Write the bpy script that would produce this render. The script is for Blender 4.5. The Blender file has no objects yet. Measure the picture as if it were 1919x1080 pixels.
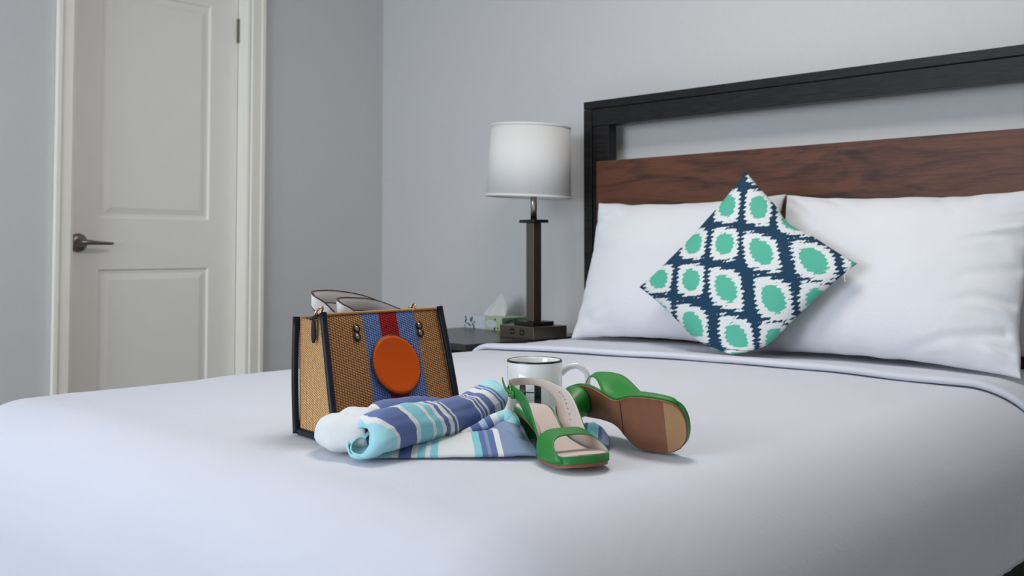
import bpy, bmesh, math, random
from mathutils import Vector, Matrix, noise, Euler
import numpy as np

random.seed(7)
S = bpy.context.scene
COL = S.collection
PI = math.pi
R = math.radians

# ------------------------------------------------------------------ camera, world, lights, exposure
cam_d = bpy.data.cameras.new('camera')
cam = bpy.data.objects.new('camera', cam_d)
COL.objects.link(cam)
cam_d.sensor_width = 36.0
cam_d.lens = 36.0 * 1850.0 / 1919.0
cam_d.shift_y = -145.0 / 1919.0
cam_d.clip_start = 0.02
cam.location = (0.0, 0.0, 0.95)
cam.rotation_euler = (R(90 + 2.198), 0.0, R(43.75))
cam_d.dof.use_dof = True
cam_d.dof.focus_distance = 1.5
cam_d.dof.aperture_fstop = 9.0
S.camera = cam

world = bpy.data.worlds.new('sky')
S.world = world
world.use_nodes = True
bg = world.node_tree.nodes['Background']
bg.inputs['Color'].default_value = (0.62, 0.76, 1.0, 1)
bg.inputs['Strength'].default_value = 1.0


def area_light(name, loc, rot, sx, sy, power, color):
    d = bpy.data.lights.new(name, 'AREA')
    d.shape = 'RECTANGLE'
    d.size, d.size_y = sx, sy
    d.energy = power
    d.color = color
    o = bpy.data.objects.new(name, d)
    o.location = loc
    o.rotation_euler = rot
    COL.objects.link(o)
    return o


# daylight entering through the window in the wall behind the camera
area_light('window_daylight', (-1.9, -2.36, 1.5), (R(90), 0, 0), 2.3, 1.5, 56, (0.82, 0.91, 1.0))

S.view_settings.view_transform = 'Standard'
S.view_settings.look = 'None'
S.view_settings.gamma = 1.0
S.view_settings.use_curve_mapping = False
S.view_settings.exposure = 0.34

# ------------------------------------------------------------------ materials


def new_mat(name):
    m = bpy.data.materials.new(name)
    m.use_nodes = True
    nt = m.node_tree
    return m, nt, nt.nodes['Principled BSDF']


class NT:
    """small helper to write node graphs"""

    def __init__(self, nt):
        self.nt = nt

    def n(self, kind, **kw):
        nd = self.nt.nodes.new(kind)
        for k, v in kw.items():
            setattr(nd, k, v)
        return nd

    def link(self, a, b):
        self.nt.links.new(a, b)

    def put(self, sock, v):
        if hasattr(v, 'is_output'):
            self.nt.links.new(v, sock)
        else:
            sock.default_value = v

    def math(self, op, a, b=None, c=None, clamp=False):
        nd = self.nt.nodes.new('ShaderNodeMath')
        nd.operation = op
        nd.use_clamp = clamp
        self.put(nd.inputs[0], a)
        if b is not None:
            self.put(nd.inputs[1], b)
        if c is not None:
            self.put(nd.inputs[2], c)
        return nd.outputs[0]

    def mix(self, f, a, b):
        nd = self.nt.nodes.new('ShaderNodeMix')
        nd.data_type = 'RGBA'
        self.put(nd.inputs['Factor'], f)
        for s, v in ((nd.inputs[6], a), (nd.inputs[7], b)):
            if hasattr(v, 'is_output'):
                self.nt.links.new(v, s)
            else:
                s.default_value = (v[0], v[1], v[2], 1)
        return nd.outputs[2]

    def noise(self, vec, scale, detail=3, rough=0.5, dist=0.0):
        nd = self.nt.nodes.new('ShaderNodeTexNoise')
        if vec is not None:
            self.nt.links.new(vec, nd.inputs['Vector'])
        nd.inputs['Scale'].default_value = scale
        nd.inputs['Detail'].default_value = detail
        nd.inputs['Roughness'].default_value = rough
        nd.inputs['Distortion'].default_value = dist
        return nd.outputs['Fac']

    def coord(self, which='Object'):
        return self.nt.nodes.new('ShaderNodeTexCoord').outputs[which]

    def mapping(self, vec, scale=(1, 1, 1), rot=(0, 0, 0), loc=(0, 0, 0)):
        nd = self.nt.nodes.new('ShaderNodeMapping')
        self.nt.links.new(vec, nd.inputs['Vector'])
        nd.inputs['Scale'].default_value = scale
        nd.inputs['Rotation'].default_value = rot
        nd.inputs['Location'].default_value = loc
        return nd.outputs[0]

    def ramp(self, f, stops, interp='LINEAR'):
        nd = self.nt.nodes.new('ShaderNodeValToRGB')
        nd.color_ramp.interpolation = interp
        el = nd.color_ramp.elements
        while len(el) < len(stops):
            el.new(0.5)
        for e, (p, c) in zip(el, stops):
            e.position = p
            e.color = (c[0], c[1], c[2], 1)
        self.put(nd.inputs[0], f)
        return nd.outputs[0]

    def bump(self, h, strength, dist, bsdf):
        nd = self.nt.nodes.new('ShaderNodeBump')
        nd.inputs['Strength'].default_value = strength
        nd.inputs['Distance'].default_value = dist
        self.nt.links.new(h, nd.inputs['Height'])
        self.nt.links.new(nd.outputs[0], bsdf.inputs['Normal'])


def plain(name, col, rough=0.5, metal=0.0, nscale=0, nvar=0.0, bump=0.0, bdist=0.001, spec=0.5, coat=0.0, sheen=0.0):
    m, nt, b = new_mat(name)
    g = NT(nt)
    b.inputs['Roughness'].default_value = rough
    b.inputs['Metallic'].default_value = metal
    b.inputs['Specular IOR Level'].default_value = spec
    b.inputs['Coat Weight'].default_value = coat
    b.inputs['Sheen Weight'].default_value = sheen
    b.inputs['Base Color'].default_value = (*col, 1)
    if nscale:
        f = g.noise(g.coord(), nscale, 4)
        c = g.mix(f, [max(0, x * (1 - nvar)) for x in col], [min(1, x * (1 + nvar)) for x in col])
        g.link(c, b.inputs['Base Color'])
        if bump:
            g.bump(f, bump, bdist, b)
    return m


M = {}
M['wall'] = plain('wall_paint', (0.637, 0.634, 0.634), 0.75, nscale=60, nvar=0.03, bump=0.15, bdist=0.002, spec=0.3)
M['ceiling'] = plain('ceiling_paint', (0.84, 0.82, 0.78), 0.9, nscale=40, nvar=0.02, bump=0.1)
M['door'] = plain('door_paint', (0.90, 0.875, 0.82), 0.45, nscale=12, nvar=0.02)
M['trim'] = plain('trim_paint', (0.93, 0.895, 0.81), 0.4, nscale=12, nvar=0.02)
M['carpet'] = plain('carpet', (0.36, 0.33, 0.30), 0.95, nscale=300, nvar=0.4, bump=0.6, bdist=0.004)
M['black'] = plain('bed_base_black', (0.008, 0.008, 0.009), 0.6, spec=0.15, nscale=40, nvar=0.3)
M['chrome'] = plain('satin_nickel', (0.22, 0.20, 0.18), 0.3, 1.0, nscale=30, nvar=0.08)
M['bronze'] = plain('bronze_metal', (0.17, 0.145, 0.12), 0.36, 0.85, nscale=20, nvar=0.1)
M['nickel'] = plain('brushed_nickel', (0.46, 0.41, 0.35), 0.3, 1.0, nscale=20, nvar=0.08)
M['darkmetal'] = plain('dark_metal', (0.012, 0.010, 0.010), 0.4, 0.3, nscale=20, nvar=0.2)
M['gold'] = plain('gold_metal', (0.80, 0.50, 0.28), 0.22, 1.0, nscale=20, nvar=0.08)
M['antique'] = plain('antique_brass', (0.36, 0.27, 0.17), 0.3, 1.0, nscale=20, nvar=0.08)
M['navy'] = plain('navy_leather', (0.008, 0.011, 0.020), 0.42, spec=0.25, nscale=400, nvar=0.3, bump=0.3, bdist=0.0004)
M['orange'] = plain('orange_leather', (0.66, 0.085, 0.002), 0.55, spec=0.15, nscale=500, nvar=0.12, bump=0.15, bdist=0.0004)
M['whiteleather'] = plain('white_leather', (0.74, 0.71, 0.69), 0.5, nscale=300, nvar=0.05, bump=0.2, bdist=0.0003)
M['brownedge'] = plain('brown_edge', (0.045, 0.022, 0.018), 0.45, nscale=200, nvar=0.2)
M['ceramic'] = plain('white_ceramic', (0.86, 0.87, 0.86), 0.12, nscale=15, nvar=0.01, coat=0.5)
M['print'] = plain('black_print', (0.008, 0.008, 0.009), 0.25, nscale=40, nvar=0.2)
M['green'] = plain('green_leather', (0.016, 0.205, 0.026), 0.45, nscale=350, nvar=0.10, bump=0.12, bdist=0.0003)
M['lining'] = plain('beige_lining', (0.66, 0.56, 0.51), 0.6, nscale=200, nvar=0.06)
M['sole'] = plain('brown_sole', (0.23, 0.09, 0.045), 0.5, nscale=60, nvar=0.18)
M['tan'] = plain('tan_toe', (0.40, 0.22, 0.10), 0.55, nscale=60, nvar=0.1)
M['tissue'] = plain('tissue_paper', (0.72, 0.70, 0.69), 0.9, nscale=90, nvar=0.04, bump=0.2)
M['boxwhite'] = plain('box_white', (0.62, 0.67, 0.72), 0.5, nscale=20, nvar=0.02)
M['boxgreen'] = plain('box_green', (0.42, 0.54, 0.36), 0.5, nscale=60, nvar=0.15)
M['boxdark'] = plain('box_leaf_green', (0.035, 0.065, 0.06), 0.5, nscale=60, nvar=0.3)
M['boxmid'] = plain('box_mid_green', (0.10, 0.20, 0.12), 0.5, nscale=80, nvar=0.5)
M['inktext'] = plain('brown_ink', (0.10, 0.06, 0.07), 0.6, nscale=80, nvar=0.2)
M['thread'] = plain('white_thread', (0.75, 0.74, 0.7), 0.8, nscale=80, nvar=0.05)
M['mattress'] = plain('mattress_cloth', (0.7, 0.7, 0.7), 0.9, nscale=80, nvar=0.05)


def cotton(name, col, bumpscale=1.0):
    m, nt, b = new_mat(name)
    g = NT(nt)
    b.inputs['Roughness'].default_value = 0.85
    b.inputs['Specular IOR Level'].default_value = 0.25
    b.inputs['Sheen Weight'].default_value = 0.15
    co = g.coord()
    f = g.noise(co, 7, 4, 0.55)
    c = g.mix(f, [x * 0.985 for x in col], [min(1, x * 1.015) for x in col])
    g.link(c, b.inputs['Base Color'])
    f2 = g.noise(co, 18, 5, 0.6, 0.6)
    fine = g.noise(co, 900, 2)
    h = g.math('ADD', g.math('MULTIPLY', f2, 1.0), g.math('MULTIPLY', fine, 0.04))
    g.bump(h, 0.22 * bumpscale, 0.012, b)
    return m


M['sheet'] = cotton('white_cotton_sheet', (0.67, 0.685, 0.76), 0.55)
M['pillow'] = cotton('white_cotton_pillowcase', (0.76, 0.765, 0.80), 0.9)


def shade_mat():
    m, nt, b = new_mat('linen_lampshade')
    g = NT(nt)
    co = g.coord()
    w1 = g.noise(g.mapping(co, (1, 1, 12)), 160, 2)
    w2 = g.noise(g.mapping(co, (9, 9, 1)), 70, 2)
    s = g.math('ADD', g.math('MULTIPLY', w1, 0.5), g.math('MULTIPLY', w2, 0.5))
    g.link(g.mix(s, (0.74, 0.735, 0.715), (0.84, 0.835, 0.815)), b.inputs['Base Color'])
    b.inputs['Roughness'].default_value = 0.9
    g.bump(s, 0.2, 0.001, b)
    return m


M['shade'] = shade_mat()


def walnut():
    m, nt, b = new_mat('walnut_plank')
    g = NT(nt)
    co = g.coord()
    big = g.noise(g.mapping(co, (0.9, 1, 4.5)), 2.6, 5, 0.6, 1.6)
    fine = g.noise(g.mapping(co, (1, 1, 26)), 9, 6, 0.65, 0.4)
    f = g.math('ADD', g.math('MULTIPLY', big, 0.72), g.math('MULTIPLY', fine, 0.36))
    c = g.ramp(f, [(0.30, (0.014, 0.007, 0.005)), (0.44, (0.050, 0.018, 0.011)), (0.60, (0.135, 0.048, 0.024)),
                   (0.78, (0.060, 0.023, 0.013))])
    g.link(c, b.inputs['Base Color'])
    b.inputs['Roughness'].default_value = 0.48
    b.inputs['Specular IOR Level'].default_value = 0.35
    g.bump(fine, 0.12, 0.002, b)
    return m


def blackwood():
    m, nt, b = new_mat('black_stained_wood')
    g = NT(nt)
    co = g.coord()
    gr = g.noise(g.mapping(co, (3, 40, 60)), 5, 6, 0.7, 0.3)
    c = g.ramp(gr, [(0.35, (0.006, 0.006, 0.006)), (0.65, (0.022, 0.021, 0.022))])
    g.link(c, b.inputs['Base Color'])
    b.inputs['Roughness'].default_value = 0.36
    b.inputs['Specular IOR Level'].default_value = 0.2
    g.bump(gr, 0.35, 0.002, b)
    return m


M['walnut'] = walnut()
M['blackwood'] = blackwood()


def topwood():
    m, nt, b = new_mat('nightstand_laminate')
    g = NT(nt)
    gr = g.noise(g.mapping(g.coord(), (3, 40, 40)), 4, 5, 0.6)
    g.link(g.ramp(gr, [(0.3, (0.020, 0.019, 0.019)), (0.7, (0.032, 0.031, 0.031))]), b.inputs['Base Color'])
    b.inputs['Roughness'].default_value = 0.28
    return m


M['topwood'] = topwood()


def straw(name, bands):
    """woven straw; UV in metres, bands = [(u, colour), ...] across the width"""
    m, nt, b = new_mat(name)
    g = NT(nt)
    uv = g.coord('UV')
    sep = g.n('ShaderNodeSeparateXYZ')
    g.link(uv, sep.inputs[0])
    wob = g.math('MULTIPLY_ADD', g.noise(uv, 420, 1), 0.003, g.math('ADD', sep.outputs[0], -0.0015))
    base = g.ramp(g.math('MULTIPLY', wob, 4.0), [(p * 4.0, c) for p, c in bands], 'CONSTANT')
    # crocheted stitches: columns of small slanted loops
    ju = g.math('MULTIPLY_ADD', g.noise(uv, 300, 1), 0.0012, sep.outputs[0])
    cu = g.math('DIVIDE', ju, 0.0047)
    fu = g.math('FRACT', cu)
    odd = g.math('FLOORED_MODULO', g.math('FLOOR', cu), 2.0)
    jv = g.math('MULTIPLY_ADD', g.noise(g.mapping(uv, (1, 1, 1), loc=(3, 1, 0)), 300, 1), 0.0012, sep.outputs[1])
    fv = g.math('FRACT', g.math('ADD', g.math('DIVIDE', jv, 0.0043), g.math('MULTIPLY_ADD', odd, 0.5, g.math('MULTIPLY', fu, 0.55))))
    hu = g.math('POWER', g.math('SINE', g.math('MULTIPLY', fu, PI)), 0.6)
    hv = g.math('POWER', g.math('SINE', g.math('MULTIPLY', fv, PI)), 0.8)
    stitch = g.math('MULTIPLY', hu, hv)
    fib = g.noise(g.mapping(uv, (1, 3, 1)), 900, 2)
    pat = g.noise(uv, 230, 2)
    tone = g.math('MULTIPLY_ADD', stitch, 1.0, g.math('MULTIPLY_ADD', fib, 0.35, g.math('MULTIPLY_ADD', pat, 0.5, -0.22)))
    tone = g.math('MAXIMUM', tone, 0.10)
    mul = g.n('ShaderNodeMix')
    mul.data_type = 'RGBA'
    mul.blend_type = 'MULTIPLY'
    mul.inputs['Factor'].default_value = 1.0
    g.link(base, mul.inputs[6])
    cb = g.n('ShaderNodeCombineColor')
    for i in range(3):
        g.link(tone, cb.inputs[i])
    g.link(cb.outputs[0], mul.inputs[7])
    g.link(mul.outputs[2], b.inputs['Base Color'])
    b.inputs['Roughness'].default_value = 0.8
    b.inputs['Specular IOR Level'].default_value = 0.2
    g.bump(stitch, 0.9, 0.0016, b)
    return m


TAN = (0.56, 0.265, 0.10)
TAN_LIT = (0.90, 0.52, 0.23)  # same straw as the front; window light on the side put into the colour
BLU = (0.17, 0.26, 0.58)
RED = (0.42, 0.012, 0.010)
M['straw_side'] = straw('woven_straw_side', [(0.0, TAN_LIT), (0.9, TAN_LIT)])
M['straw_front'] = straw('woven_straw_striped', [(0.0, TAN), (0.0745, BLU), (0.1085, RED), (0.1465, BLU), (0.186, TAN)])

# stripes of the scarf: (start along the cloth, colour); the UV's u runs across the stripes
W = (0.78, 0.79, 0.785)
T = (0.22, 0.60, 0.68)
TL = (0.38, 0.74, 0.80)
B = (0.080, 0.125, 0.34)
D = (0.21, 0.275, 0.44)
LB = (0.42, 0.57, 0.74)


def scarf_mat(name, stops):
    m, nt, b = new_mat(name)
    g = NT(nt)
    uv = g.coord('UV')
    sep = g.n('ShaderNodeSeparateXYZ')
    g.link(uv, sep.inputs[0])
    wob = g.math('MULTIPLY_ADD', g.noise(g.mapping(uv, (60, 260, 1)), 2.0, 2), 0.012, g.math('ADD', sep.outputs[0], -0.006))
    c = g.ramp(wob, stops, 'CONSTANT')
    hea = g.noise(g.mapping(uv, (120, 40, 1)), 9, 4, 0.7)
    c2 = g.mix(g.math('MULTIPLY_ADD', hea, 0.9, -0.25, clamp=True), c, (0.62, 0.70, 0.78))
    mx = g.mix(0.35, c, c2)
    g.link(mx, b.inputs['Base Color'])
    b.inputs['Roughness'].default_value = 0.9
    b.inputs['Specular IOR Level'].default_value = 0.15
    b.inputs['Sheen Weight'].default_value = 0.2
    g.bump(g.noise(uv, 500, 2), 0.25, 0.001, b)
    return m


def cushion_mat():
    m, nt, b = new_mat('ikat_print_cotton')
    g = NT(nt)
    uv = g.coord('UV')
    sep = g.n('ShaderNodeSeparateXYZ')
    g.link(uv, sep.inputs[0])
    u, v = sep.outputs[0], sep.outputs[1]
    # ragged dyed edges, drawn out along the print's grain
    rag = g.noise(g.mapping(uv, (20, 80, 1), (0, 0, R(35))), 1.0, 1, 0.5)
    rag = g.math('MULTIPLY_ADD', rag, 2.0, -1.0)
    tri = g.math('PINGPONG', g.math('ADD', g.math('MULTIPLY', u, 21.0), g.math('MULTIPLY', v, -24.0)), 0.5)
    tri = g.math('MULTIPLY_ADD', tri, 4.0, -1.0)
    edge = g.math('ADD', g.math('MULTIPLY', rag, 0.16), g.math('MULTIPLY', tri, 0.075))
    best = core = None
    per = 0.322
    for v0, u0, gv in ((-0.15, -0.02, 0.20), (0.06, 0.125, 0.20), (0.255, 0.266, 0.215), (0.50, 0.389, 0.28), (0.80, 0.548, 0.295), (1.03, 0.705, 0.26)):
        a = g.math('DIVIDE', g.math('SUBTRACT', g.math('FLOORED_MODULO', g.math('SUBTRACT', u, u0 - per / 2), per), per / 2), per)
        c = g.math('DIVIDE', g.math('SUBTRACT', v, v0), gv)
        a = g.math('MULTIPLY', a, 0.86)
        al = g.math('ABSOLUTE', g.math('MULTIPLY_ADD', c, 0.56, a))
        be = g.math('ABSOLUTE', g.math('SUBTRACT', g.math('MULTIPLY', c, 0.40), a))
        d = g.math('POWER', g.math('ADD', g.math('POWER', al, 4.5), g.math('POWER', be, 4.5)), 1 / 4.5)
        k = g.math('POWER', g.math('ADD', g.math('POWER', al, 2.2), g.math('POWER', be, 2.2)), 1 / 2.2)
        best = d if best is None else g.math('MINIMUM', best, d)
        core = k if core is None else g.math('MINIMUM', core, k)
    white = g.math('LESS_THAN', g.math('ADD', g.math('MULTIPLY', best, 2.0), edge), 0.735)
    mint = g.math('LESS_THAN', g.math('ADD', g.math('MULTIPLY', core, 2.0), g.math('MULTIPLY', edge, 0.6)), 0.49)
    wv = g.noise(uv, 160, 3)
    navy = g.mix(wv, (0.010, 0.042, 0.085), (0.018, 0.060, 0.112))
    wh = g.mix(wv, (0.68, 0.72, 0.72), (0.78, 0.80, 0.80))
    mi = g.mix(wv, (0.085, 0.44, 0.31), (0.12, 0.50, 0.36))
    col = g.mix(mint, g.mix(white, navy, wh), mi)
    g.link(col, b.inputs['Base Color'])
    b.inputs['Roughness'].default_value = 0.85
    b.inputs['Specular IOR Level'].default_value = 0.2
    g.bump(g.noise(uv, 400, 2), 0.15, 0.001, b)
    return m


M['ikat'] = cushion_mat()

# ------------------------------------------------------------------ builders


def tag(o, label=None, cat=None, group=None, kind=None):
    if label:
        o['label'] = label
    if cat:
        o['category'] = cat
    if group:
        o['group'] = group
    if kind:
        o['kind'] = kind
    return o


def thing(name, loc, label, cat, rotz=0.0, group=None):
    o = bpy.data.objects.new(name, None)
    o.empty_display_size = 0.05
    o.location = loc
    o.rotation_euler = (0, 0, rotz)
    COL.objects.link(o)
    return tag(o, label, cat, group)


def mk(name, verts, faces, mats, parent=None, smooth=True, uvs=None, fmat=None, loc=(0, 0, 0)):
    me = bpy.data.meshes.new(name)
    me.from_pydata([tuple(v) for v in verts], [], faces)
    for m in (mats if isinstance(mats, (list, tuple)) else [mats]):
        me.materials.append(m)
    if uvs is not None:
        ul = me.uv_layers.new(name='UVMap')
        for l in me.loops:
            ul.data[l.index].uv = uvs[l.vertex_index]
    if fmat is not None:
        for p, i in zip(me.polygons, fmat):
            p.material_index = i
    for p in me.polygons:
        p.use_smooth = smooth
    me.update()
    o = bpy.data.objects.new(name, me)
    o.location = loc
    if parent is not None:
        o.parent = parent
    COL.objects.link(o)
    return o


def mods(o, solid=0.0, off=-1.0, bevel=0.0, sub=0, moff=0, seg=2, rim=0):
    if solid:
        m = o.modifiers.new('thickness', 'SOLIDIFY')
        m.thickness = solid
        m.offset = off
        m.material_offset = moff
        m.material_offset_rim = rim
    if bevel:
        m = o.modifiers.new('bevel', 'BEVEL')
        m.width = bevel
        m.segments = seg
        m.limit_method = 'ANGLE'
        m.angle_limit = R(35)
    if sub:
        m = o.modifiers.new('subdivision', 'SUBSURF')
        m.levels = sub
        m.render_levels = sub
    return o


def box(name, x0, x1, y0, y1, z0, z1, mat, parent=None, bevel=0.0, smooth=False, seg=2):
    """box with its object origin at the middle of its underside"""
    cx, cy = (x0 + x1) / 2, (y0 + y1) / 2
    vs = [(x - cx, y - cy, z - z0) for x in (x0, x1) for y in (y0, y1) for z in (z0, z1)]
    fs = [(0, 1, 3, 2), (4, 6, 7, 5), (0, 4, 5, 1), (2, 3, 7, 6), (0, 2, 6, 4), (1, 5, 7, 3)]
    o = mk(name, vs, fs, mat, parent, smooth, loc=(cx, cy, z0))
    if bevel:
        mods(o, bevel=bevel, seg=seg)
    return o


def gridfaces(nu, nv, cu=False, cv=False, flip=False):
    fs = []
    for i in range(nu if cu else nu - 1):
        for j in range(nv if cv else nv - 1):
            a, b_, c, d = i * nv + j, ((i + 1) % nu) * nv + j, ((i + 1) % nu) * nv + (j + 1) % nv, i * nv + (j + 1) % nv
            fs.append((a, d, c, b_) if flip else (a, b_, c, d))
    return fs


def surf(name, fn, us, vs, mat, parent=None, uvfn=None, cu=False, cv=False, flip=False, loc=(0, 0, 0)):
    V, U = [], []
    for u in us:
        for v in vs:
            p = fn(u, v)
            V.append((p[0] - loc[0], p[1] - loc[1], p[2] - loc[2]))
            U.append(uvfn(u, v) if uvfn else (u, v))
    return mk(name, V, gridfaces(len(us), len(vs), cu, cv, flip), mat, parent, True, U, loc=loc)


def lin(a, b, n):
    return [a + (b - a) * i / (n - 1) for i in range(n)]


def smoothstep(a, b, x):
    t = min(1, max(0, (x - a) / (b - a)))
    return t * t * (3 - 2 * t)


def interp(tab, x):
    """smooth (monotone cosine) table lookup"""
    if x <= tab[0][0]:
        return tab[0][1]
    for (x0, y0), (x1, y1) in zip(tab, tab[1:]):
        if x <= x1:
            t = (x - x0) / (x1 - x0)
            return y0 + (y1 - y0) * t
    return tab[-1][1]


def catmull(pts, n, closed=False):
    P = [Vector(p) for p in pts]
    out = []
    m = len(P)
    segs = m if closed else m - 1
    for i in range(segs):
        if closed:
            p0, p1, p2, p3 = P[(i - 1) % m], P[i], P[(i + 1) % m], P[(i + 2) % m]
        else:
            p1, p2 = P[i], P[i + 1]
            p0 = P[i - 1] if i > 0 else p1 * 2 - p2
            p3 = P[i + 2] if i + 2 < m else p2 * 2 - p1
        for k in range(n):
            t = k / n
            out.append(0.5 * ((2 * p1) + (p2 - p0) * t + (2 * p0 - 5 * p1 + 4 * p2 - p3) * t * t + (3 * p1 - p0 - 3 * p2 + p3) * t ** 3))
    if not closed:
        out.append(P[-1].copy())
    return out


def tube(name, pts, rad, mat, parent=None, ns=10, closed=False, caps=True):
    """round tube along a polyline; rad a number or a list"""
    n = len(pts)
    pts = [Vector(p) for p in pts]
    rs = rad if isinstance(rad, (list, tuple)) else [rad] * n
    V, up = [], None
    for i, p in enumerate(pts):
        if closed:
            t = (pts[(i + 1) % n] - pts[(i - 1) % n]).normalized()
        else:
            t = (pts[min(i + 1, n - 1)] - pts[max(i - 1, 0)]).normalized()
        if up is None:
            up = Vector((0, 0, 1)) if abs(t.z) < 0.9 else Vector((1, 0, 0))
        sd = t.cross(up).normalized()
        up = sd.cross(t).normalized()
        for k in range(ns):
            a = 2 * PI * k / ns
            V.append(p + (sd * math.cos(a) + up * math.sin(a)) * rs[i])
    F = gridfaces(n, ns, closed, True, flip=True)
    if caps and not closed:
        F.append(tuple(range(ns)))
        F.append(tuple(reversed(range((n - 1) * ns, n * ns))))
    o = V[0].copy() * 0
    return mk(name, V, F, mat, parent, True)


def lathe(name, prof, mat, parent=None, ns=48, loc=(0, 0, 0)):
    V = []
    for r_, z in prof:
        for k in range(ns):
            a = 2 * PI * k / ns
            V.append((r_ * math.cos(a), r_ * math.sin(a), z))
    F = gridfaces(len(prof), ns, False, True, flip=True)
    return mk(name, V, F, mat, parent, True, loc=loc)


def nz(x, y, z, s=1.0):
    return noise.noise(Vector((x * s, y * s, z * s)))


# ------------------------------------------------------------------ the room
XL, YB, XR, YF, ZC = -3.55, 2.85, 1.5, -2.4, 2.45
TH = 0.14


def struct(o):
    o['kind'] = 'structure'
    return o


struct(box('floor', XL - TH, XR + TH, YF - TH, YB + TH, -0.1, 0.0, M['carpet']))
struct(box('ceiling', XL - TH, XR + TH, YF - TH, YB + TH, ZC, ZC + 0.1, M['ceiling']))
struct(box('wall_back', XL - TH, XR + TH, YB, YB + TH, 0, ZC, M['wall']))
struct(box('wall_right', XR, XR + TH, YF, YB, 0, ZC, M['wall']))

# left wall with the door opening (one connected outline)
DY0, DY1, DZ = 1.443, 2.160, 2.06
out2 = [(YF, 0), (DY0, 0), (DY0, DZ), (DY1, DZ), (DY1, 0), (YB, 0), (YB, ZC), (DY1, ZC), (DY0, ZC), (YF, ZC)]
V = [(XL, y, z) for y, z in out2] + [(XL - TH, y, z) for y, z in out2]
n = len(out2)
F = [(0, 1, 2, 8, 9), (2, 3, 7, 8), (3, 4, 5, 6, 7)]
F += [tuple(i + n for i in reversed(f)) for f in F]
F += [(i, i + n, (i + 1) % n + n, (i + 1) % n) for i in range(n)]
struct(mk('wall_left', V, F, M['wall'], smooth=False))

# wall behind the camera, with the window opening
wx0, wx1, wz0, wz1 = -3.1, -0.7, 0.72, 2.28
o4 = [(XL, 0), (XR, 0), (XR, ZC), (XL, ZC)]
i4 = [(wx0, wz0), (wx1, wz0), (wx1, wz1), (wx0, wz1)]
V = [(x, YF, z) for x, z in o4 + i4] + [(x, YF - TH, z) for x, z in o4 + i4]
F = []
for k in range(4):
    a, b_ = k, (k + 1) % 4
    F.append((a, b_, 4 + b_, 4 + a))
    F.append((8 + a, 12 + a, 12 + b_, 8 + b_))
    F.append((4 + a, 4 + b_, 12 + b_, 12 + a))
    F.append((a, 8 + a, 8 + b_, b_))
struct(mk('wall_front', V, F, M['wall'], smooth=False))
win = thing('window_1', ((wx0 + wx1) / 2, YF, wz0), None, None)
struct(win)
for k, (a, b_, c, d) in enumerate(((wx0, wx0 + 0.05, wz0, wz1), (wx1 - 0.05, wx1, wz0, wz1), (wx0 + 0.05, wx1 - 0.05, wz0, wz0 + 0.05), (wx0 + 0.05, wx1 - 0.05, wz1 - 0.05, wz1),
                                   (-1.925, -1.875, wz0 + 0.05, wz1 - 0.05))):
    o = box('window_frame', a, b_, YF - 0.10, YF - 0.05, c, d, M['trim'])
    o.parent = win
    o.location = Vector(o.location) - win.location

# door casing
CAS = 0.057
struct(box('trim_1', XL, XL + 0.016, DY0 - CAS, DY0, 0, DZ + CAS, M['trim'], bevel=0.004))
struct(box('trim_2', XL, XL + 0.016, DY1, DY1 + CAS, 0, DZ + CAS, M['trim'], bevel=0.004))
struct(box('trim_3', XL, XL + 0.016, DY0, DY1, DZ, DZ + CAS, M['trim'], bevel=0.004))
# raised back band on the outer side of each upright casing, and the jamb with its stop
struct(box('trim_4', XL + 0.0, XL + 0.022, DY1 + CAS - 0.016, DY1 + CAS + 0.004, 0, DZ + CAS, M['trim'], bevel=0.004))
struct(box('trim_5', XL + 0.0, XL + 0.022, DY0 - CAS - 0.004, DY0 - CAS + 0.016, 0, DZ + CAS, M['trim'], bevel=0.004))
struct(box('trim_6', XL - TH, XL, DY1 - 0.012, DY1, 0, DZ, M['trim'], bevel=0.002))
struct(box('trim_7', XL - TH, XL, DY0, DY0 + 0.012, 0, DZ, M['trim'], bevel=0.002))

# two-panel door, set back in the jamb
DX = XL - 0.075


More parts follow.
